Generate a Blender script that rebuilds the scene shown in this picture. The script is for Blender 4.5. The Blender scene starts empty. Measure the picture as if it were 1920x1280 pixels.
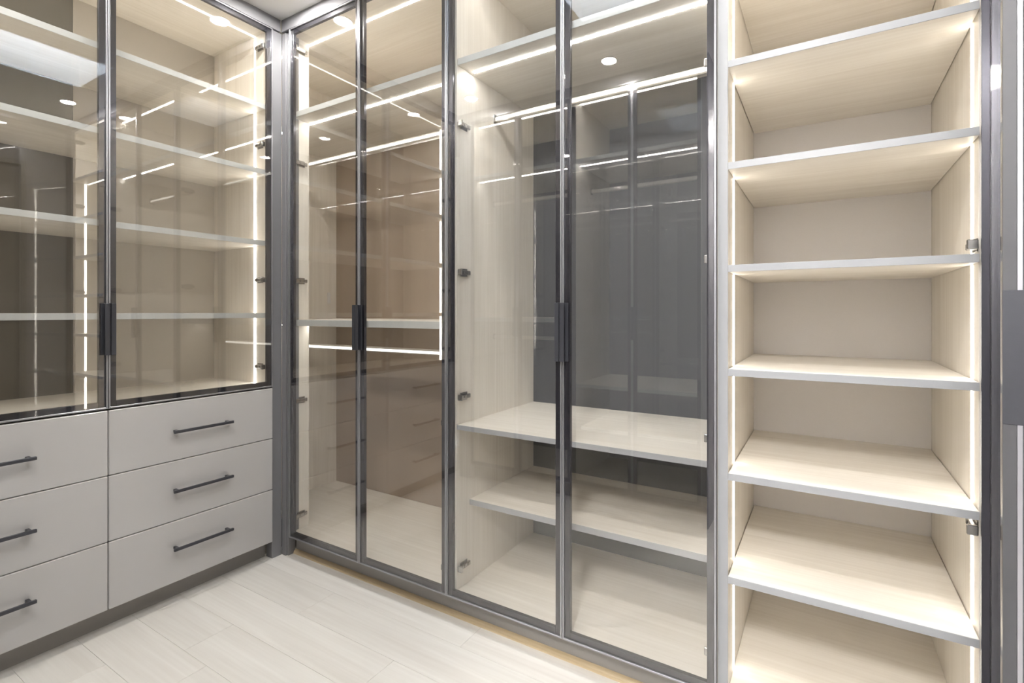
import bpy, bmesh, math, random
from mathutils import Matrix, Vector
random.seed(7)
SC = bpy.context.scene
COL = SC.collection

# ------------------------------------------------------------------ camera, world, exposure
cam = bpy.data.cameras.new('camera')
cam.sensor_width = 36.0
cam.lens = 953.0 / 1920.0 * 36.0
cam.shift_y = -(640.0 - 585.6) / 1920.0
cam.clip_start = 0.02
cam_o = bpy.data.objects.new('camera', cam)
COL.objects.link(cam_o)
cam_o.location = (2.334, -1.574, 1.227)
cam_o.rotation_euler = (math.radians(90), 0, math.radians(31.58))
SC.camera = cam_o

W = bpy.data.worlds.new('world')
SC.world = W
W.use_nodes = True
W.node_tree.nodes['Background'].inputs['Color'].default_value = (0.80, 0.89, 1.0, 1)
W.node_tree.nodes['Background'].inputs['Strength'].default_value = 6.5

SC.view_settings.view_transform = 'Standard'
SC.view_settings.look = 'None'
SC.view_settings.gamma = 1.0
SC.view_settings.use_curve_mapping = False
SC.view_settings.exposure = 2.05
cy = SC.cycles
cy.max_bounces = 14
cy.diffuse_bounces = 6
cy.glossy_bounces = 8
cy.transmission_bounces = 8
cy.transparent_max_bounces = 40
cy.caustics_reflective = False
cy.caustics_refractive = False
cy.sample_clamp_indirect = 30.0
cy.use_denoising = True

LED_E = 3.7          # radiance of the strip lights
DOWN_E = 195.0        # radiance of the downlight discs
FILL_E = 45.0         # radiance of the unseen fill lamp added in the hall
GLASS_F0 = 0.078     # reflectance of one coated glass face, head on


# ------------------------------------------------------------------ materials
def new_mat(name):
    m = bpy.data.materials.new(name)
    m.use_nodes = True
    nt = m.node_tree
    b = nt.nodes['Principled BSDF']
    return m, nt, b


def plain(name, col, rough=0.5, metal=0.0, bump=0.0, bscale=300, spec=0.5, coat=0.0, coat_rough=0.1, var=0.0):
    m, nt, b = new_mat(name)
    b.inputs['Base Color'].default_value = (*col, 1)
    b.inputs['Roughness'].default_value = rough
    b.inputs['Metallic'].default_value = metal
    b.inputs['Specular IOR Level'].default_value = spec
    b.inputs['Coat Weight'].default_value = coat
    b.inputs['Coat Roughness'].default_value = coat_rough
    tc = nt.nodes.new('ShaderNodeTexCoord')
    n = nt.nodes.new('ShaderNodeTexNoise')
    n.inputs['Scale'].default_value = bscale
    nt.links.new(tc.outputs['Object'], n.inputs['Vector'])
    if bump:
        bp = nt.nodes.new('ShaderNodeBump')
        bp.inputs['Strength'].default_value = bump
        bp.inputs['Distance'].default_value = 0.001
        nt.links.new(n.outputs['Fac'], bp.inputs['Height'])
        nt.links.new(bp.outputs['Normal'], b.inputs['Normal'])
    if var:
        mx = nt.nodes.new('ShaderNodeMix'); mx.data_type = 'RGBA'
        mx.inputs['A'].default_value = (*[c * (1 - var) for c in col], 1)
        mx.inputs['B'].default_value = (*[min(1, c * (1 + var)) for c in col], 1)
        nt.links.new(n.outputs['Fac'], mx.inputs['Factor'])
        nt.links.new(mx.outputs['Result'], b.inputs['Base Color'])
    return m


def wood(name, dark, light, axis, rough=0.45, per_object=0.0, figure=0.5):
    """Pale wood with the grain running along one object axis."""
    m, nt, b = new_mat(name)
    tc = nt.nodes.new('ShaderNodeTexCoord')
    oi = nt.nodes.new('ShaderNodeObjectInfo')
    add = nt.nodes.new('ShaderNodeVectorMath'); add.operation = 'MULTIPLY_ADD'
    cmb = nt.nodes.new('ShaderNodeCombineXYZ')
    for i in range(3):
        nt.links.new(oi.outputs['Random'], cmb.inputs[i])
    nt.links.new(cmb.outputs[0], add.inputs[0])
    add.inputs[1].default_value = (37, 53, 71) if per_object else (0, 0, 0)
    nt.links.new(tc.outputs['Object'], add.inputs[2])
    fine = nt.nodes.new('ShaderNodeMapping')
    s = [90, 90, 90]; s[axis] = 2.2
    fine.inputs['Scale'].default_value = s
    wide = nt.nodes.new('ShaderNodeMapping')
    s = [11, 11, 11]; s[axis] = 0.9
    wide.inputs['Scale'].default_value = s
    for mp in (fine, wide):
        nt.links.new(add.outputs[0], mp.inputs['Vector'])
    n1 = nt.nodes.new('ShaderNodeTexNoise'); n1.inputs['Scale'].default_value = 1.0
    n1.inputs['Detail'].default_value = 5
    n2 = nt.nodes.new('ShaderNodeTexNoise'); n2.inputs['Scale'].default_value = 1.0
    n2.inputs['Detail'].default_value = 3; n2.inputs['Distortion'].default_value = 1.2
    nt.links.new(fine.outputs[0], n1.inputs['Vector'])
    nt.links.new(wide.outputs[0], n2.inputs['Vector'])
    mixf = nt.nodes.new('ShaderNodeMix'); mixf.data_type = 'FLOAT'
    mixf.inputs['Factor'].default_value = figure
    nt.links.new(n1.outputs['Fac'], mixf.inputs['A'])
    nt.links.new(n2.outputs['Fac'], mixf.inputs['B'])
    ramp = nt.nodes.new('ShaderNodeValToRGB')
    ramp.color_ramp.elements[0].position = 0.32
    ramp.color_ramp.elements[0].color = (*dark, 1)
    ramp.color_ramp.elements[1].position = 0.66
    ramp.color_ramp.elements[1].color = (*light, 1)
    nt.links.new(mixf.outputs['Result'], ramp.inputs['Fac'])
    out = ramp.outputs['Color']
    if per_object:
        hsv = nt.nodes.new('ShaderNodeHueSaturation')
        mr = nt.nodes.new('ShaderNodeMapRange')
        mr.inputs['To Min'].default_value = 1 - per_object
        mr.inputs['To Max'].default_value = 1 + per_object * 0.4
        nt.links.new(oi.outputs['Random'], mr.inputs['Value'])
        nt.links.new(mr.outputs[0], hsv.inputs['Value'])
        nt.links.new(out, hsv.inputs['Color'])
        out = hsv.outputs['Color']
    nt.links.new(out, b.inputs['Base Color'])
    b.inputs['Roughness'].default_value = rough
    bp = nt.nodes.new('ShaderNodeBump')
    bp.inputs['Strength'].default_value = 0.08
    bp.inputs['Distance'].default_value = 0.0006
    nt.links.new(n1.outputs['Fac'], bp.inputs['Height'])
    nt.links.new(bp.outputs['Normal'], b.inputs['Normal'])
    return m


def glow(name, col, strength):
    m = bpy.data.materials.new(name)
    m.use_nodes = True
    nt = m.node_tree
    nt.nodes.clear()
    e = nt.nodes.new('ShaderNodeEmission')
    e.inputs['Color'].default_value = (*col, 1)
    e.inputs['Strength'].default_value = strength
    o = nt.nodes.new('ShaderNodeOutputMaterial')
    nt.links.new(e.outputs[0], o.inputs['Surface'])
    return m


def glass(name, tint, f0):
    """Clear tinted sheet: each face lets light through and mirrors by Schlick's law."""
    m = bpy.data.materials.new(name)
    m.use_nodes = True
    nt = m.node_tree
    nt.nodes.clear()
    geo = nt.nodes.new('ShaderNodeNewGeometry')
    dot = nt.nodes.new('ShaderNodeVectorMath'); dot.operation = 'DOT_PRODUCT'
    nt.links.new(geo.outputs['Normal'], dot.inputs[0])
    nt.links.new(geo.outputs['Incoming'], dot.inputs[1])
    ab = nt.nodes.new('ShaderNodeMath'); ab.operation = 'ABSOLUTE'
    nt.links.new(dot.outputs['Value'], ab.inputs[0])
    inv = nt.nodes.new('ShaderNodeMath'); inv.operation = 'SUBTRACT'
    inv.inputs[0].default_value = 1.0
    nt.links.new(ab.outputs[0], inv.inputs[1])
    pw = nt.nodes.new('ShaderNodeMath'); pw.operation = 'POWER'
    pw.inputs[1].default_value = 5.0
    nt.links.new(inv.outputs[0], pw.inputs[0])
    ma = nt.nodes.new('ShaderNodeMath'); ma.operation = 'MULTIPLY_ADD'
    ma.inputs[1].default_value = 1 - f0
    ma.inputs[2].default_value = f0
    nt.links.new(pw.outputs[0], ma.inputs[0])
    tr = nt.nodes.new('ShaderNodeBsdfTransparent')
    tr.inputs['Color'].default_value = (*tint, 1)
    gl = nt.nodes.new('ShaderNodeBsdfGlossy')
    gl.inputs['Roughness'].default_value = 0.0
    gl.inputs['Color'].default_value = (1, 1, 1, 1)
    mx = nt.nodes.new('ShaderNodeMixShader')
    nt.links.new(ma.outputs[0], mx.inputs[0])
    nt.links.new(tr.outputs[0], mx.inputs[1])
    nt.links.new(gl.outputs[0], mx.inputs[2])
    o = nt.nodes.new('ShaderNodeOutputMaterial')
    nt.links.new(mx.outputs[0], o.inputs['Surface'])
    return m


WD, WL = (0.745, 0.70, 0.63), (0.86, 0.825, 0.765)
M = {
    'wood_x': wood('pale_wood_grain_x', WD, WL, 0),
    'wood_y': wood('pale_wood_grain_y', WD, WL, 1),
    'wood_z': wood('pale_wood_grain_z', WD, WL, 2),
    'wood_pale': wood('very_pale_wood_grain_z', (0.82, 0.785, 0.72), (0.90, 0.875, 0.82), 2),
    'edge': plain('shelf_edge_band', (0.36, 0.37, 0.39), 0.35, 0.0, var=0.02, bscale=60),
    'edge_white': plain('white_edge_band', (0.60, 0.62, 0.62), 0.35, 0.0, var=0.02, bscale=60),
    'back_painted_shade': plain('painted_shade_back_panel', (0.16, 0.148, 0.125), 0.5, bump=0.05, bscale=500, var=0.03),  # darker tone of the display back, shade put into its colour
    'back': plain('taupe_back_panel', (0.68, 0.655, 0.64), 0.55, bump=0.05, bscale=500, var=0.03),
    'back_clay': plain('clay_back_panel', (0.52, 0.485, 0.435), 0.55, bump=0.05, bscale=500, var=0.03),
    'skin': plain('grey_anodised_skin', (0.085, 0.085, 0.092), 0.5, 0.2, var=0.05, bscale=90),
    'back_dark': plain('slate_back_panel', (0.095, 0.10, 0.112), 0.5, bump=0.05, bscale=500, var=0.03),
    'back_brown': plain('brown_back_panel', (0.38, 0.305, 0.24), 0.5, bump=0.05, bscale=500, var=0.03),
    'lacquer': plain('taupe_grey_lacquer', (0.51, 0.50, 0.50), 0.30, coat=0.25, coat_rough=0.12, var=0.01, bscale=8),
    'grey': plain('grey_trim_lacquer', (0.215, 0.215, 0.23), 0.34, coat=0.2, var=0.02, bscale=30),
    'plinth': plain('grey_plinth_board', (0.30, 0.285, 0.27), 0.4, var=0.02, bscale=30),
    'frame': plain('dark_anodised_frame', (0.045, 0.045, 0.058), 0.24, 0.5, var=0.05, bscale=90),
    'lip': plain('satin_aluminium_lip', (0.38, 0.38, 0.41), 0.3, 0.7, var=0.03, bscale=90),
    'pull': plain('gunmetal_pull', (0.055, 0.057, 0.068), 0.33, 0.35, var=0.05, bscale=120),
    'nickel': plain('nickel_hinge', (0.42, 0.41, 0.40), 0.25, 1.0, var=0.05, bscale=120),
    'alu': plain('brushed_aluminium_rail', (0.72, 0.69, 0.64), 0.3, 0.7, var=0.03, bscale=120),
    'white': plain('white_paint', (0.80, 0.80, 0.80), 0.6, bump=0.03, bscale=200, var=0.01),
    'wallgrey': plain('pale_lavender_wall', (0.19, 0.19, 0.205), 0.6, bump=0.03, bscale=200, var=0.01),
    'darkdoor': plain('dark_brown_door', (0.075, 0.066, 0.055), 0.4, var=0.08, bscale=14),
    'bead': wood('oak_bead', (0.48, 0.37, 0.22), (0.65, 0.53, 0.36), 0),
    'plank': wood('whitewashed_oak_plank', (0.64, 0.61, 0.57), (0.745, 0.725, 0.69), 0, rough=0.33, per_object=0.05, figure=0.62),
    'under': plain('floor_underlay', (0.30, 0.28, 0.25), 0.8, var=0.03),
    'glass': glass('tinted_door_glass', (0.99, 0.988, 0.982), GLASS_F0),
    'skyglass': glass('roof_light_glass', (0.97, 0.98, 0.985), 0.03),
    'led_display': glow('display_strip_light', (1.0, 0.95, 0.86), 6.6),
    'led_wardrobe': glow('wardrobe_strip_light', (1.0, 0.98, 0.945), 12.0),
    'led_corner': glow('corner_wardrobe_strip_light', (1.0, 0.96, 0.885), 11.0),
    'led_top': glow('top_strip_light', (1.0, 0.95, 0.87), 5.0),
    'led_low': glow('low_strip_light', (1.0, 0.95, 0.86), 2.0),
    'led_rail': glow('rail_strip_light', (1.0, 0.95, 0.86), 0.8),
    'led': glow('warm_strip_light', (1.0, 0.93, 0.815), LED_E),
    'down': glow('downlight_diffuser', (1.0, 0.965, 0.91), DOWN_E),
    'hall': glow('fill_lamp_diffuser', (1.0, 0.97, 0.93), FILL_E),
}


# ------------------------------------------------------------------ building helpers
def BM():
    return bmesh.new()


def bx(bm, x0, x1, y0, y1, z0, z1, bev=0.0, seg=1):
    r = bmesh.ops.create_cube(bm, size=1.0)
    vs = r['verts']
    bmesh.ops.scale(bm, vec=(abs(x1 - x0), abs(y1 - y0), abs(z1 - z0)), verts=vs)
    bmesh.ops.translate(bm, vec=((x0 + x1) / 2, (y0 + y1) / 2, (z0 + z1) / 2), verts=vs)
    if bev:
        es = list({e for v in vs for e in v.link_edges})
        bmesh.ops.bevel(bm, geom=es, offset=bev, segments=seg, affect='EDGES', profile=0.5)
    return bm


def cyl(bm, p, axis, r, h, n=24, r2=None):
    """cylinder centred at p along axis 0/1/2"""
    R = {0: Matrix.Rotation(math.pi / 2, 4, 'Y'), 1: Matrix.Rotation(math.pi / 2, 4, 'X'), 2: Matrix()}[axis]
    bmesh.ops.create_cone(bm, cap_ends=True, segments=n, radius1=r, radius2=r if r2 is None else r2, depth=h,
                          matrix=Matrix.Translation(p) @ R)
    return bm


def obj(name, bm, mat, parent=None, smooth=False):
    """Link a bmesh given in world space (or, under a parent, in the space of its root) as ONE object."""
    me = bpy.data.meshes.new(name)
    if parent is not None and parent.get('_o') is not None:
        bmesh.ops.translate(bm, vec=[-c for c in parent['_o']], verts=bm.verts)
    bm.normal_update()
    bm.to_mesh(me)
    bm.free()
    if smooth:
        for p in me.polygons:
            p.use_smooth = True
    me.materials.append(M[mat])
    o = bpy.data.objects.new(name, me)
    COL.objects.link(o)
    if parent is not None:
        o.parent = parent
        if parent.get('_o') is not None:
            o['_o'] = list(parent['_o'])
    return o


def thing(name, label, cat, loc, group=None):
    o = bpy.data.objects.new(name, None)
    o.empty_display_size = 0.1
    COL.objects.link(o)
    o.location = loc
    o['label'] = label
    o['category'] = cat
    o['_o'] = list(loc)
    if group:
        o['group'] = group
    return o


def struct(name, bm, mat):
    o = obj(name, bm, mat)
    o['kind'] = 'structure'
    return o


def box_obj(name, mat, parent, *a, bev=0.0, **k):
    return obj(name, bx(BM(), *a, bev=bev), mat, parent, **k)


# ------------------------------------------------------------------ room shell
H = 2.70
YO = -1.452           # front plane of the wardrobe run opposite
XR = 2.76             # right wall
# floor slab with every plank a part of it
floor = struct('floor', bx(BM(), -0.62, XR + 0.05, -3.45, 0.75, -0.06, -0.0095), 'under')
PW, PL, GAP = 0.180, 1.22, 0.0007
y = 0.095
row = 0
plank_meshes = {}
while y > -3.4:
    y0 = y - PW
    if row == 4:
        start = 0.505 - 2 * PL         # the joint seen in front of the drawers
    else:
        start = -1.6 + ((row * 0.437 + 0.29) % 1.0) * PL
    x = start
    while x < XR:
        a, b = max(x, -0.09), min(x + PL, XR)
        if b - a > 0.02 and not (y < -2.1 and b < 1.75):
            ln = round(b - a, 4)
            if ln not in plank_meshes:
                bm = bx(BM(), GAP / 2, ln - GAP / 2, -PW + GAP / 2, -GAP / 2, -0.0095, 0.0, bev=0.0004)
                o = obj('plank', bm, 'plank', floor)
                plank_meshes[ln] = o.data
            else:
                o = bpy.data.objects.new('plank', plank_meshes[ln])
                COL.objects.link(o)
                o.parent = floor
            o.location = (a, y, 0)
        x += PL
    y = y0
    row += 1

struct('wall_back', bx(BM(), -0.62, 2.685, 0.70, 0.80, 0, H), 'white')
struct('wall_left', bx(BM(), -0.72, -0.62, -2.15, 0.80, 0, H), 'white')
struct('trim_1', bx(BM(), 2.685, XR, 0.0, 0.80, 0, H), 'wallgrey')          # wall nib right of the shelf tower
# right wall with a dark door in it
DY0, DY1, DZ = -1.12, -0.235, 2.36
bm = BM()
bx(bm, XR, XR + 0.12, DY1, 0.80, 0, H)
bx(bm, XR, XR + 0.12, DY0, DY1, DZ, H)
bx(bm, XR, XR + 0.12, -3.45, DY0, 0, H)
struct('wall_right', bm, 'wallgrey')
door1 = struct('door_1', bx(BM(), XR + 0.03, XR + 0.075, DY0 + 0.004, DY1 - 0.004, 0.004, DZ - 0.004, bev=0.002), 'darkdoor')
bm = BM()
bx(bm, XR - 0.004, XR + 0.03, DY0, DY0 + 0.03, 0, DZ); bx(bm, XR - 0.004, XR + 0.03, DY1 - 0.03, DY1, 0, DZ)
bx(bm, XR - 0.004, XR + 0.03, DY0 + 0.03, DY1 - 0.03, DZ - 0.03, DZ)
obj('frame', bm, 'darkdoor', door1)
bm = cyl(BM(), (XR + 0.015, -1.03, 1.0), 0, 0.022, 0.03)
cyl(bm, (XR - 0.02, -1.03, 1.0), 0, 0.008, 0.06)
bx(bm, XR - 0.06, XR - 0.045, -1.035, -0.91, 0.99, 1.01, bev=0.003)
obj('handle', bm, 'nickel', door1)
struct('wall_front', bx(BM(), -0.62, 1.80, -2.25, -2.15, 0, H), 'white')
struct('wall_hall', bx(BM(), 1.70, 1.80, -3.45, -2.25, 0, H), 'white')
struct('wall_end', bx(BM(), 1.70, XR + 0.12, -3.55, -3.45, 0, H), 'white')

# ceiling with the roof light opening
SX0, SX1, SY0, SY1 = 1.29, 1.81, -0.79, -0.225
bm = BM()
bx(bm, -0.72, SX0, -3.55, 0.80, H, H + 0.10)
bx(bm, SX1, XR + 0.12, -3.55, 0.80, H, H + 0.10)
bx(bm, SX0, SX1, SY1, 0.80, H, H + 0.10)
bx(bm, SX0, SX1, -3.55, SY0, H, H + 0.10)
struct('ceiling', bm, 'white')
win = struct('window_1', (lambda b: (bx(b, SX0 - 0.03, SX0, SY0 - 0.03, SY1 + 0.03, H + 0.10, H + 0.62),
                                     bx(b, SX1, SX1 + 0.03, SY0 - 0.03, SY1 + 0.03, H + 0.10, H + 0.62),
                                     bx(b, SX0, SX1, SY0 - 0.03, SY0, H + 0.10, H + 0.62),
                                     bx(b, SX0, SX1, SY1, SY1 + 0.03, H + 0.10, H + 0.62), b)[-1])(BM()), 'white')
bm = BM()
for a in ((SX0, SX0 + 0.035, SY0, SY1), (SX1 - 0.035, SX1, SY0, SY1),
          (SX0 + 0.035, SX1 - 0.035, SY0, SY0 + 0.035), (SX0 + 0.035, SX1 - 0.035, SY1 - 0.035, SY1)):
    bx(bm, *a, H + 0.56, H + 0.60, bev=0.004)
obj('frame', bm, 'white', win)
box_obj('pane', 'skyglass', win, SX0 + 0.03, SX1 - 0.03, SY0 + 0.03, SY1 - 0.03, H + 0.576, H + 0.588)
bm = BM()                                                                  # slim painted bead round the opening
for a in ((SX0 - 0.02, SX0 + 0.004, SY0 - 0.02, SY1 + 0.02), (SX1 - 0.004, SX1 + 0.02, SY0 - 0.02, SY1 + 0.02),
          (SX0 + 0.004, SX1 - 0.004, SY0 - 0.02, SY0 + 0.004), (SX0 + 0.004, SX1 - 0.004, SY1 - 0.004, SY1 + 0.02)):
    bx(bm, *a, H - 0.008, H, bev=0.002)
obj('trim', bm, 'white', win)

# ------------------------------------------------------------------ fixed fillers of the run
FT = 0.024            # carcass front, behind the doors
bm = BM()
bx(bm, -0.060, -0.012, -0.042, 0.012, 0, H - 0.062, bev=0.0015)
bx(bm, -0.0118, 0.020, 0.012, 0.060, 0, H - 0.062, bev=0.0015)
bx(bm, 0.0205, 0.0285, 0.020, 0.060, 0, H - 0.062, bev=0.0015)
bx(bm, 0.0290, 0.0585, 0.026, 0.060, 0.108, H - 0.062, bev=0.0015)
struct('trim_2', bm, 'grey')                                               # corner post
bm = BM()
bx(bm, -0.60, -0.002, -2.1, -0.002, H - 0.060, H, bev=0.001)
struct('trim_3', bm, 'grey')                                               # top fascia left run
bm = BM()
bx(bm, -0.002, 2.685, 0.002, 0.060, H - 0.060, H, bev=0.001)
struct('trim_4', bm, 'grey')                                               # top fascia back run
struct('baseboard_left', bx(BM(), -0.085, -0.066, -1.42, -0.045, 0, 0.086, bev=0.001), 'plinth')
struct('baseboard_back', bx(BM(), 0.0285, 2.684, 0.066, 0.085, 0, 0.106, bev=0.001), 'plinth')
bm = BM()                                                                  # quarter-round oak bead at the plinth
prof = [(0.066, 0.0), (0.066, 0.018)] + [(0.066 - 0.017 * math.sin(t), 0.001 + 0.017 * math.cos(t)) for t in [i * math.pi / 12 for i in range(1, 6)]] + [(0.049, 0.001), (0.049, 0.0)]
va = [bm.verts.new((0.0285, p[0], p[1])) for p in prof]
vb = [bm.verts.new((2.684, p[0], p[1])) for p in prof]
n = len(prof)
for i in range(n):
    bm.faces.new((va[i], va[(i + 1) % n], vb[(i + 1) % n], vb[i]))
bm.faces.new(va[::-1]); bm.faces.new(vb)
bmesh.ops.recalc_face_normals(bm, faces=bm.faces)
struct('trim_5', bm, 'bead')

# ------------------------------------------------------------------ glass doors
TH = 0.022


def glass_door(parent, w, z0, z1, loc, rot, free, hz=(1.06, 1.26), label=None):
    """Aluminium framed glass door, local x along its width, y into the cabinet. free = 0/1: which end carries the pull."""
    lx = 0.006
    h0 = [loc[i] - parent['_o'][i] for i in range(3)]
    bm = BM()
    d = 0.027                                   # dark frame body behind the glass
    for a in ((0.002, d, z0 + 0.002, z1 - 0.002), (w - d, w - 0.002, z0 + 0.002, z1 - 0.002),
              (d, w - d, z0 + 0.002, z0 + d), (d, w - d, z1 - d, z1 - 0.002)):
        bx(bm, a[0], a[1], 0.0072, TH, a[2], a[3], bev=0.0008)
    me_parent = bpy.data.objects.new('p', None)
    o = obj('door', bm, 'frame')
    o.parent = parent
    o.location = h0
    o.rotation_euler = (0, 0, rot)
    bpy.data.objects.remove(me_parent)
    if label:
        o['label'] = label
    bm = BM()
    for a in ((0, lx, z0, z1), (w - lx, w, z0, z1), (lx, w - lx, z0, z0 + lx), (lx, w - lx, z1 - lx, z1)):
        bx(bm, a[0], a[1], 0.0, 0.0070, a[2], a[3], bev=0.0008)
    obj('metal_edge', bm, 'lip', o)
    bm = BM()
    e = 0.0017                                  # thin outer skin over the full thickness
    for a in ((0, e, z0, z1), (w - e, w, z0, z1), (e, w - e, z0, z0 + e), (e, w - e, z1 - e, z1)):
        bx(bm, a[0], a[1], 0.0071, TH, a[2], a[3])
    obj('edge_profile', bm, 'skin', o)
    obj('glass_pane', bx(BM(), lx + 0.0006, w - lx - 0.0006, 0.0012, 0.0062, z0 + lx + 0.0006, z1 - lx - 0.0006), 'glass', o)
    # edge pull: an angle profile clipped over the free stile
    e = 0.0 if free == 0 else w
    s = 1 if free == 0 else -1
    bm = BM()
    def piece(u0, u1, v0, v1):
        us = sorted((e + s * u0, e + s * u1))
        bx(bm, us[0], us[1], v0, v1, hz[0], hz[1], bev=min(0.0008, 0.3 * abs(u1 - u0)))
    piece(-0.0008, -0.0001, -0.0190, TH + 0.0004)    # wrap round the edge
    piece(0.0012, 0.0240, -0.0030, -0.0004)          # base on the stile
    piece(0.0012, 0.0042, -0.0190, -0.0031)          # web at the free edge
    piece(0.0012, 0.0170, -0.0220, -0.0191)          # finger lip
    obj('handle', bm, 'pull', o)
    return o


def hinge(parent, side_axis, p, s, t):
    """Concealed hinge on a gable: p = front point on the gable face, s = sign off the face, t = sign into the cabinet.
    side_axis 0: gable normal along x (run along y); 1: gable normal along y (run along x)."""
    bm = BM()
    z = p[2]

    def b(u0, u1, n0, n1, z0, z1, bev):
        us = sorted((u0 * t, u1 * t)); ns = sorted((n0 * s, n1 * s))
        if side_axis == 0:
            bx(bm, p[0] + ns[0], p[0] + ns[1], p[1] + us[0], p[1] + us[1], z + z0, z + z1, bev)
        else:
            bx(bm, p[0] + us[0], p[0] + us[1], p[1] + ns[0], p[1] + ns[1], z + z0, z + z1, bev)
    b(0.020, 0.066, 0.0006, 0.003, -0.016, 0.016, 0.001)     # mounting plate
    b(0.001, 0.074, 0.0032, 0.014, -0.0085, 0.0085, 0.002)   # arm
    b(0.030, 0.038, 0.0142, 0.016, -0.0045, 0.0045, 0.0008)  # screw heads
    b(0.054, 0.062, 0.0142, 0.016, -0.0045, 0.0045, 0.0008)
    b(0.000, 0.009, 0.0032, 0.024, -0.012, 0.012, 0.002)     # cup at the door
    return obj('hinge', bm, 'nickel', parent)


def led(parent, *a, mat='led'):
    return box_obj('led_strip', mat, parent, *a)


def shelf(parent, x0, x1, y0, y1, ztop, th, mat, front, name='shelf', eb='edge_white'):
    """board with a pale metal edge band on its front: front = ('y', value) or ('x', value) at which the band starts"""
    o = box_obj(name, mat, parent, x0, x1, y0, y1, ztop - th, ztop, bev=0.0006)
    e = 0.0025
    g = 0.0002
    if front == '-y':
        box_obj('edge_band', eb, o, x0, x1, y0 - e, y0 - g, ztop - th, ztop, bev=0.0005)
    elif front == '+y':
        box_obj('edge_band', eb, o, x0, x1, y1 + g, y1 + e, ztop - th, ztop, bev=0.0005)
    else:
        box_obj('edge_band', eb, o, x1 + g, x1 + e, y0, y1, ztop - th, ztop, bev=0.0005)
    return o


# ------------------------------------------------------------------ left run: drawer bases and glass display cabinet
def drawer_base(y0, y1, label):
    t = thing('drawer_cabinet', label, 'cabinet', (-0.30, (y0 + y1) / 2, 0.088), 'drawer units under the display cabinet')
    g = 0.0015
    bm = BM()
    bx(bm, -0.58, -0.022, y0 + 0.0005, y0 + 0.018, 0.088, 0.852)
    bx(bm, -0.58, -0.022, y1 - 0.018, y1 - 0.0005, 0.088, 0.852)
    bx(bm, -0.58, -0.022, y0 + 0.018, y1 - 0.018, 0.088, 0.106)
    bx(bm, -0.58, -0.022, y0 + 0.018, y1 - 0.018, 0.834, 0.852)
    bx(bm, -0.58, -0.570, y0 + 0.018, y1 - 0.018, 0.106, 0.834)
    obj('carcass', bm, 'plinth', t)
    zs = [(0.603, 0.852), (0.3495, 0.6005), (0.0885, 0.347)]
    for i, (a, b) in enumerate(zs):
        d = box_obj('drawer', 'lacquer', t, -0.0195, 0.0, y0 + g, y1 - g, a, b, bev=0.0028)
        zc = (a + b) / 2 if i else 0.728
        if i == 2:
            zc = 0.2375
        if i == 1:
            zc = 0.4795
        yc = (y0 + y1) / 2
        bm = BM()
        bx(bm, 0.026, 0.037, yc - 0.125, yc + 0.125, zc - 0.006, zc + 0.006, bev=0.0022, seg=2)
        for s in (-1, 1):
            bx(bm, 0.0004, 0.0262, yc + s * 0.108 - 0.006, yc + s * 0.108 + 0.006, zc - 0.005, zc + 0.005, bev=0.001)
            cyl(bm, (0.0317, yc + s * 0.108, zc + 0.0062), 2, 0.0035, 0.0008, 14)
        obj('handle', bm, 'pull', d)
    return t


Y1, YM, Y2 = -0.044, -0.726, -1.408
drawer_base(YM, Y1, 'taupe grey three-drawer unit beside the corner post, its gunmetal bar handles fully in view')
drawer_base(Y2, YM, 'taupe grey three-drawer unit cut off by the left edge of the photo')

dc = thing('display_cabinet', 'glass fronted display cabinet of pale wood shelves standing on the two drawer units', 'cabinet', (-0.30, YM, 0.8525))
DF = -0.026                      # carcass front
GI = -0.065                      # inner face of the gable by the corner
GJ = Y2 - (Y1 - GI) + 0.042      # inner face of the far gable
GJ = -1.387
ZD, ZT = 0.872, 2.618
box_obj('side_panel', 'wood_z', dc, -0.515, DF, GI, Y1 - 0.001, 0.8535, 2.639, bev=0.0006)
box_obj('side_panel', 'wood_z', dc, -0.515, DF, Y2 + 0.001, GJ, 0.8535, 2.639, bev=0.0006)
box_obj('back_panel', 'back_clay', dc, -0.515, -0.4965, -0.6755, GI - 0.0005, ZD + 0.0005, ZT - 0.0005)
box_obj('back_panel', 'back_painted_shade', dc, -0.515, -0.4965, GJ + 0.0005, -0.6765, ZD + 0.0005, ZT - 0.0005)  # darkened half; its seam paints the edge of a reflection in the door glass
box_obj('bottom_panel', 'wood_y', dc, -0.515, DF, GJ + 0.0005, GI - 0.0005, 0.8535, ZD, bev=0.0005)
box_obj('top_panel', 'wood_y', dc, -0.515, DF, GJ + 0.0005, GI - 0.0005, ZT, 2.639, bev=0.0005)
lz = [1.224, 1.582, 1.934, 2.258]
for z in lz:
    shelf(dc, -0.4962, -0.030, GJ + 0.001, GI - 0.001, z, 0.024, 'wood_y', '+x')
edges = [ZD] + lz + [ZT + 0.024]
for k in range(5):
    a, b = edges[k] + 0.001, edges[k + 1] - (0.025 if k < 4 else 0.045)
    led(dc, -0.124, -0.112, GI - 0.0022, GI - 0.0004, a, b, mat='led_display' if k < 4 else 'led_rail')
    led(dc, -0.124, -0.112, GJ + 0.0004, GJ + 0.0022, a, b, mat='led_display')
led(dc, -0.124, -0.112, GJ + 0.004, GI - 0.004, ZT - 0.0022, ZT - 0.0004, mat='led_low')
gd = glass_door(dc, YM - Y2 - 0.002, 0.8585, 2.637, (0, Y2 + 0.001, 0), math.pi / 2, 1, (1.065, 1.262))
gd = glass_door(dc, Y1 - YM - 0.002, 0.8585, 2.637, (0, YM + 0.001, 0), math.pi / 2, 0, (1.065, 1.262))
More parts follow.
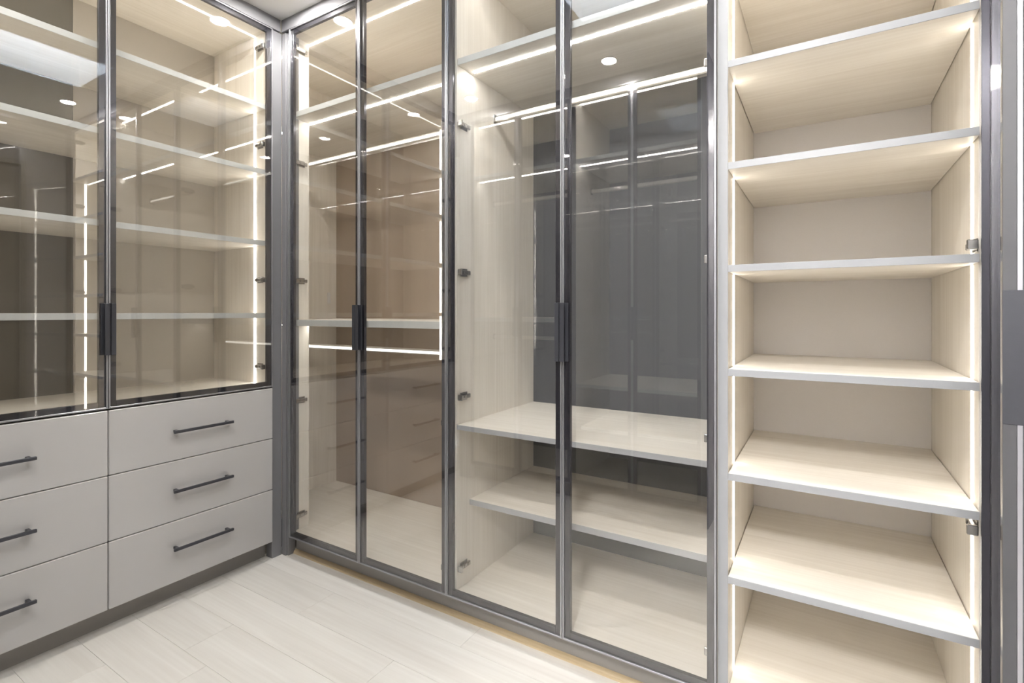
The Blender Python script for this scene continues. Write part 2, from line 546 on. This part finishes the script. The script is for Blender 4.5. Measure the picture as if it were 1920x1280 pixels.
for z in (0.957, 1.389, 2.061, 2.55):
    hinge(dc, 1, (DF - 0.001, GI, z), -1, -1)
    hinge(dc, 1, (DF - 0.001, GJ, z), 1, -1)


# ------------------------------------------------------------------ back run wardrobes
ZB, ZC = 0.108, 2.639           # underside / top of the wardrobes
BY = 0.655                      # face of the back panels


def rail(parent, x0, x1, y, z, bracket=True):
    r = box_obj('hanging_rail', 'alu', parent, x0, x1, y - 0.011, y + 0.011, z - 0.013, z + 0.013, bev=0.004)
    box_obj('led_strip', 'led_rail', r, x0 + 0.006, x1 - 0.006, y - 0.0125, y - 0.0112, z - 0.008, z + 0.004)
    for xx, s in ((x0, -1), (x1, 1)):
        xs = sorted((xx + s * 0.0002, xx + s * 0.0035))
        box_obj('bracket', 'nickel', r, xs[0], xs[1], y - 0.016, y + 0.016, z - 0.020, z + 0.022, bev=0.001)
    return r


# wardrobe in the corner (doors 1 and 2)
wa = thing('wardrobe', 'corner wardrobe with two hanging rails behind the glass doors next to the corner post', 'wardrobe', (0.40, 0.33, 0.108), 'glass door wardrobes on the back wall')
AX0, AX1 = -0.385, 1.036
box_obj('front_filler', 'wood_pale', wa, 0.0295, 0.0555, 0.062, 0.121, ZB + 0.001, ZC - 0.0005, bev=0.0006)
box_obj('side_panel', 'wood_z', wa, AX0 - 0.018, AX0, 0.128, 0.675, ZB, ZC, bev=0.0006)
box_obj('side_panel', 'wood_z', wa, AX1, 1.0625, FT, 0.675, ZB, ZC, bev=0.0006)
box_obj('back_panel', 'back_brown', wa, AX0 + 0.0005, AX1 - 0.0005, BY, BY + 0.018, 0.1285, 2.6175)
fx0 = 0.0565
bm = BM()
bx(bm, AX0 + 0.0005, AX1 - 0.0005, 0.1225, BY - 0.0005, ZB, 0.128)
bx(bm, 0.0290, AX1 - 0.0005, 0.0615, 0.1215, ZB, ZB + 0.0006)
bx(bm, fx0, AX1 - 0.0005, FT, 0.1225, ZB, 0.128)
obj('bottom_panel', bm, 'wood_x', wa)
bm = BM()
bx(bm, AX0 + 0.0005, AX1 - 0.0005, 0.1225, BY - 0.0005, 2.618, 2.6385)
bx(bm, fx0, AX1 - 0.0005, FT, 0.1225, 2.618, 2.6385)
obj('top_panel', bm, 'wood_x', wa)


def corner_shelf(ztop, th):
    bm = BM()
    bx(bm, AX0 + 0.001, AX1 - 0.001, 0.1225, BY - 0.001, ztop - th, ztop)
    bx(bm, fx0, AX1 - 0.001, 0.031, 0.1225, ztop - th, ztop)
    o = obj('shelf', bm, 'wood_x', wa)
    box_obj('edge_band', 'edge_white', o, fx0, AX1 - 0.001, 0.0285, 0.0308, ztop - th, ztop, bev=0.0005)
    return o


corner_shelf(2.232, 0.026)
corner_shelf(1.190, 0.030)
led(wa, AX0 + 0.02, AX1 - 0.02, 0.124, 0.136, 2.6158, 2.6176, mat='led_top')
led(wa, AX0 + 0.02, AX1 - 0.02, 0.124, 0.136, 2.2038, 2.2056, mat='led_corner')
led(wa, AX0 + 0.02, AX1 - 0.02, 0.124, 0.136, 1.1578, 1.1596, mat='led_display')
rail(wa, AX0 + 0.004, AX1 - 0.004, 0.30, 2.073)
rail(wa, AX0 + 0.004, AX1 - 0.004, 0.30, 1.037)
box_obj('sensor_switch', 'white', wa, AX0 + 0.0004, AX0 + 0.006, 0.585, 0.605, 1.285, 1.355, bev=0.001)
D = [0.061, 0.562, 1.0600, 1.5670, 2.066]
glass_door(wa, D[1] - D[0] - 0.002, 0.1075, 2.637, (D[0] + 0.001, 0, 0), 0, 1)
glass_door(wa, D[2] - D[1] - 0.002, 0.1075, 2.637, (D[1] + 0.001, 0, 0), 0, 0)
for z in (0.198, 0.781, 1.387, 1.985, 2.560):
    hinge(wa, 0, (0.0555, 0.0285, z), 1, 1)
    hinge(wa, 0, (AX1, 0.0250, z), -1, 1)

# wardrobe with the bench (doors 3 and 4)
wb = thing('wardrobe', 'wardrobe with a deep bench shelf behind the glass doors next to the open shelf tower', 'wardrobe', (1.55, 0.33, 0.108), 'glass door wardrobes on the back wall')
BX0, BX1 = 1.0950, 2.050
box_obj('side_panel', 'wood_z', wb, 1.0630, BX0, FT, 0.675, ZB, ZC, bev=0.0006)
box_obj('side_panel', 'wood_z', wb, BX1, 2.0665, FT, 0.675, ZB, ZC, bev=0.0006)
box_obj('back_panel', 'back_dark', wb, BX0 + 0.0005, BX1 - 0.0005, BY - 0.01, BY + 0.018, 0.1285, 2.6175)
box_obj('bottom_panel', 'wood_x', wb, BX0 + 0.0005, BX1 - 0.0005, FT, BY - 0.0105, ZB, 0.128, bev=0.0005)
box_obj('top_panel', 'wood_x', wb, BX0 + 0.0005, BX1 - 0.0005, FT, BY - 0.0105, 2.618, 2.6385, bev=0.0005)
shelf(wb, BX0 + 0.001, BX1 - 0.001, 0.031, BY - 0.011, 2.232, 0.026, 'wood_x', '-y')
shelf(wb, BX0 + 0.001, BX1 - 0.001, 0.026, BY - 0.011, 0.783, 0.019, 'wood_x', '-y', 'bench_shelf', eb='edge')
shelf(wb, BX0 + 0.001, BX1 - 0.001, 0.110, BY - 0.011, 0.463, 0.022, 'wood_x', '-y', eb='edge')
led(wb, BX0 + 0.02, BX1 - 0.004, 0.105, 0.117, 2.6158, 2.6176, mat='led_wardrobe')
led(wb, BX0 + 0.02, BX1 - 0.004, 0.105, 0.117, 2.2038, 2.2056, mat='led_wardrobe')
rail(wb, BX0 + 0.004, BX1 - 0.004, 0.30, 2.076)
glass_door(wb, D[3] - D[2] - 0.002, 0.1075, 2.637, (D[2] + 0.001, 0, 0), 0, 1)
glass_door(wb, D[4] - D[3] - 0.002, 0.1075, 2.637, (D[3] + 0.001, 0, 0), 0, 0)
for z in (0.212, 0.890, 1.387, 1.976, 2.560):
    hinge(wb, 0, (BX0, 0.0250, z), 1, 1)
    hinge(wb, 0, (BX1, 0.0250, z if z != 0.890 else 0.850), -1, 1)

# open shelf tower
tw = thing('shelf_tower', 'tall open shelf tower of pale wood lit by vertical strips, its glass door swung open', 'shelving', (2.37, 0.33, 0.108))
TX0, TX1 = 2.0945, 2.6440
box_obj('side_panel', 'wood_z', tw, 2.0670, TX0, FT, 0.675, ZB, ZC, bev=0.0006)
box_obj('side_panel', 'wood_z', tw, TX1, 2.6645, FT, 0.675, ZB, ZC, bev=0.0006)
box_obj('front_edge', 'edge', tw, 2.0670, TX0 - 0.0005, 0.0195, FT - 0.0003, ZB, ZC, bev=0.0006)
box_obj('back_panel', 'back', tw, TX0 + 0.0005, TX1 - 0.0005, BY - 0.012, BY + 0.018, 0.1285, 2.6175)
box_obj('bottom_panel', 'wood_x', tw, TX0 + 0.0005, TX1 - 0.0005, FT, BY - 0.0125, ZB, 0.128, bev=0.0005)
box_obj('top_panel', 'wood_x', tw, TX0 + 0.0005, TX1 - 0.0005, FT, BY - 0.0125, 2.618, 2.6385, bev=0.0005)
tz = [0.465, 0.763, 1.064, 1.364, 1.660, 1.954, 2.262]
for z in tz:
    shelf(tw, TX0 + 0.0025, TX1 - 0.0025, 0.005, BY - 0.013, z, 0.020, 'wood_x', '-y', eb='edge')
edges = [0.128] + tz
for k in range(len(edges) - 1):
    a, b = edges[k] + 0.001, edges[k + 1] - 0.021
    led(tw, TX0 + 0.0004, TX0 + 0.0022, 0.114, 0.126, a, b)
    led(tw, TX1 - 0.0022, TX1 - 0.0004, 0.080, 0.092, a, b)
led(tw, TX0 + 0.006, TX1 - 0.006, 0.097, 0.109, 2.2398, 2.2416)
for z in (0.200, 0.716, 1.387, 2.060, 2.560):
    hinge(tw, 0, (TX1, 0.0065, z), -1, 1)
# its door, hinged on the right and swung open towards the room
ang = math.radians(81.5)
wdt = 0.540
hx, hy = 2.664, -0.006
ox, oy = hx - wdt * math.cos(ang), hy - wdt * math.sin(ang)
glass_door(tw, wdt, 0.1075, 2.637, (ox, oy, 0), ang, 0, label='glass door swung open at the right edge of the photo')

# ------------------------------------------------------------------ the run opposite (seen only as reflections)
def opposite(x0, x1, label, has_bench):
    t = thing('wardrobe', label, 'wardrobe', ((x0 + x1) / 2, -1.78, 0.108), 'wardrobes opposite, seen reflected')
    f = YO - FT
    b = YO - 0.655
    box_obj('side_panel', 'wood_z', t, x0 + 0.0005, x0 + 0.019, b - 0.018, f, ZB, ZC)
    box_obj('side_panel', 'wood_z', t, x1 - 0.019, x1 - 0.0005, b - 0.018, f, ZB, ZC)
    a, c = x0 + 0.0195, x1 - 0.0195
    box_obj('back_panel', 'back_dark', t, a, c, b - 0.018, b, 0.1285, 2.6175)
    box_obj('bottom_panel', 'wood_x', t, a, c, b + 0.0005, f, ZB, 0.128)
    box_obj('top_panel', 'wood_x', t, a, c, b + 0.0005, f, 2.618, 2.6385)
    shelf(t, a + 0.0005, c - 0.0005, b + 0.001, f - 0.006, 2.232, 0.026, 'wood_x', '+y')
    led(t, a + 0.004, c - 0.004, YO - 0.117, YO - 0.105, 2.2038, 2.2056, mat='led_wardrobe')
    led(t, a + 0.004, c - 0.004, YO - 0.117, YO - 0.105, 2.6158, 2.6176, mat='led_wardrobe')
    rail(t, a + 0.004, c - 0.004, YO - 0.30, 2.073)
    if has_bench:
        shelf(t, a + 0.0005, c - 0.0005, b + 0.001, f - 0.004, 0.760, 0.022, 'wood_x', '+y', 'bench_shelf')
        shelf(t, a + 0.0005, c - 0.0005, b + 0.001, f - 0.1, 0.463, 0.022, 'wood_x', '+y')
    else:
        shelf(t, a + 0.0005, c - 0.0005, b + 0.001, f - 0.006, 1.190, 0.030, 'wood_x', '+y')
        rail(t, a + 0.004, c - 0.004, YO - 0.30, 1.037)
    m = (x0 + x1) / 2
    glass_door(t, m - x0 - 0.002, 0.1075, 2.637, (m - 0.001, YO, 0), math.pi, 0)
    glass_door(t, x1 - m - 0.002, 0.1075, 2.637, (x1 - 0.001, YO, 0), math.pi, 1)
    return t


opposite(0.10, 0.92, 'wardrobe with two hanging rails, seen only as a reflection in the corner glass doors', False)
opposite(0.92, 1.74, 'wardrobe with a bench shelf, seen only as a reflection in the back wardrobe doors', True)
struct('trim_6', bx(BM(), 0.0, 0.0995, -2.10, YO - 0.012, 0, H - 0.062), 'grey')
struct('trim_7', bx(BM(), 1.7405, 1.775, -2.14, YO, 0, H - 0.062), 'grey')
struct('trim_8', bx(BM(), 0.0, 1.775, -2.14, YO - 0.002, H - 0.060, H), 'grey')
struct('baseboard_front', bx(BM(), 0.10, 1.74, YO - 0.085, YO - 0.066, 0, 0.106), 'plinth')


# ------------------------------------------------------------------ lamps
def downlight(x, y, label):
    t = thing('downlight', label, 'downlight', (x, y, H), 'recessed ceiling downlights')
    bm = BM()
    n = 40
    prof = [(0.050, H - 0.0003), (0.050, H - 0.003), (0.047, H - 0.005), (0.041, H - 0.0045), (0.040, H - 0.0015), (0.040, H - 0.0003)]
    rings = [[bm.verts.new((x + r * math.cos(2 * math.pi * i / n), y + r * math.sin(2 * math.pi * i / n), z)) for i in range(n)] for r, z in prof]
    for j in range(len(rings)):
        A, B = rings[j], rings[(j + 1) % len(rings)]
        for i in range(n):
            bm.faces.new((A[i], A[(i + 1) % n], B[(i + 1) % n], B[i]))
    bmesh.ops.recalc_face_normals(bm, faces=bm.faces)
    obj('bezel', bm, 'white', t, smooth=True)
    obj('diffuser', cyl(BM(), (x, y, H - 0.0015), 2, 0.0395, 0.0022, 40), 'down', t)


downlight(0.26, -0.16, 'round ceiling downlight in the corner between the display cabinet and the back wardrobes')
downlight(2.17, -0.17, 'round ceiling downlight in front of the open shelf tower')
downlight(0.26, -1.255, 'round ceiling downlight at the left end of the opposite wardrobes, seen reflected')
downlight(1.26, -1.25, 'round ceiling downlight between roof light and opposite wardrobes, reflected above the bench')
downlight(2.18, -1.30, 'round ceiling downlight over the entrance, seen only in the glass reflections')
lamp = thing('fill_lamp', 'unseen square fill lamp added in the hall beyond the entrance', 'lamp', (2.27, -2.7, H))  # added out of view to brighten the cabinets from the camera side
bm = BM()
for a in ((2.03, 2.05, -2.94, -2.46), (2.49, 2.51, -2.94, -2.46), (2.05, 2.49, -2.94, -2.92), (2.05, 2.49, -2.48, -2.46)):
    bx(bm, *a, H - 0.035, H - 0.0003, bev=0.002)
obj('frame', bm, 'white', lamp)
box_obj('diffuser', 'hall', lamp, 2.051, 2.489, -2.919, -2.481, H - 0.030, H - 0.004)

for o in bpy.data.objects:
    if '_o' in o:
        del o['_o']
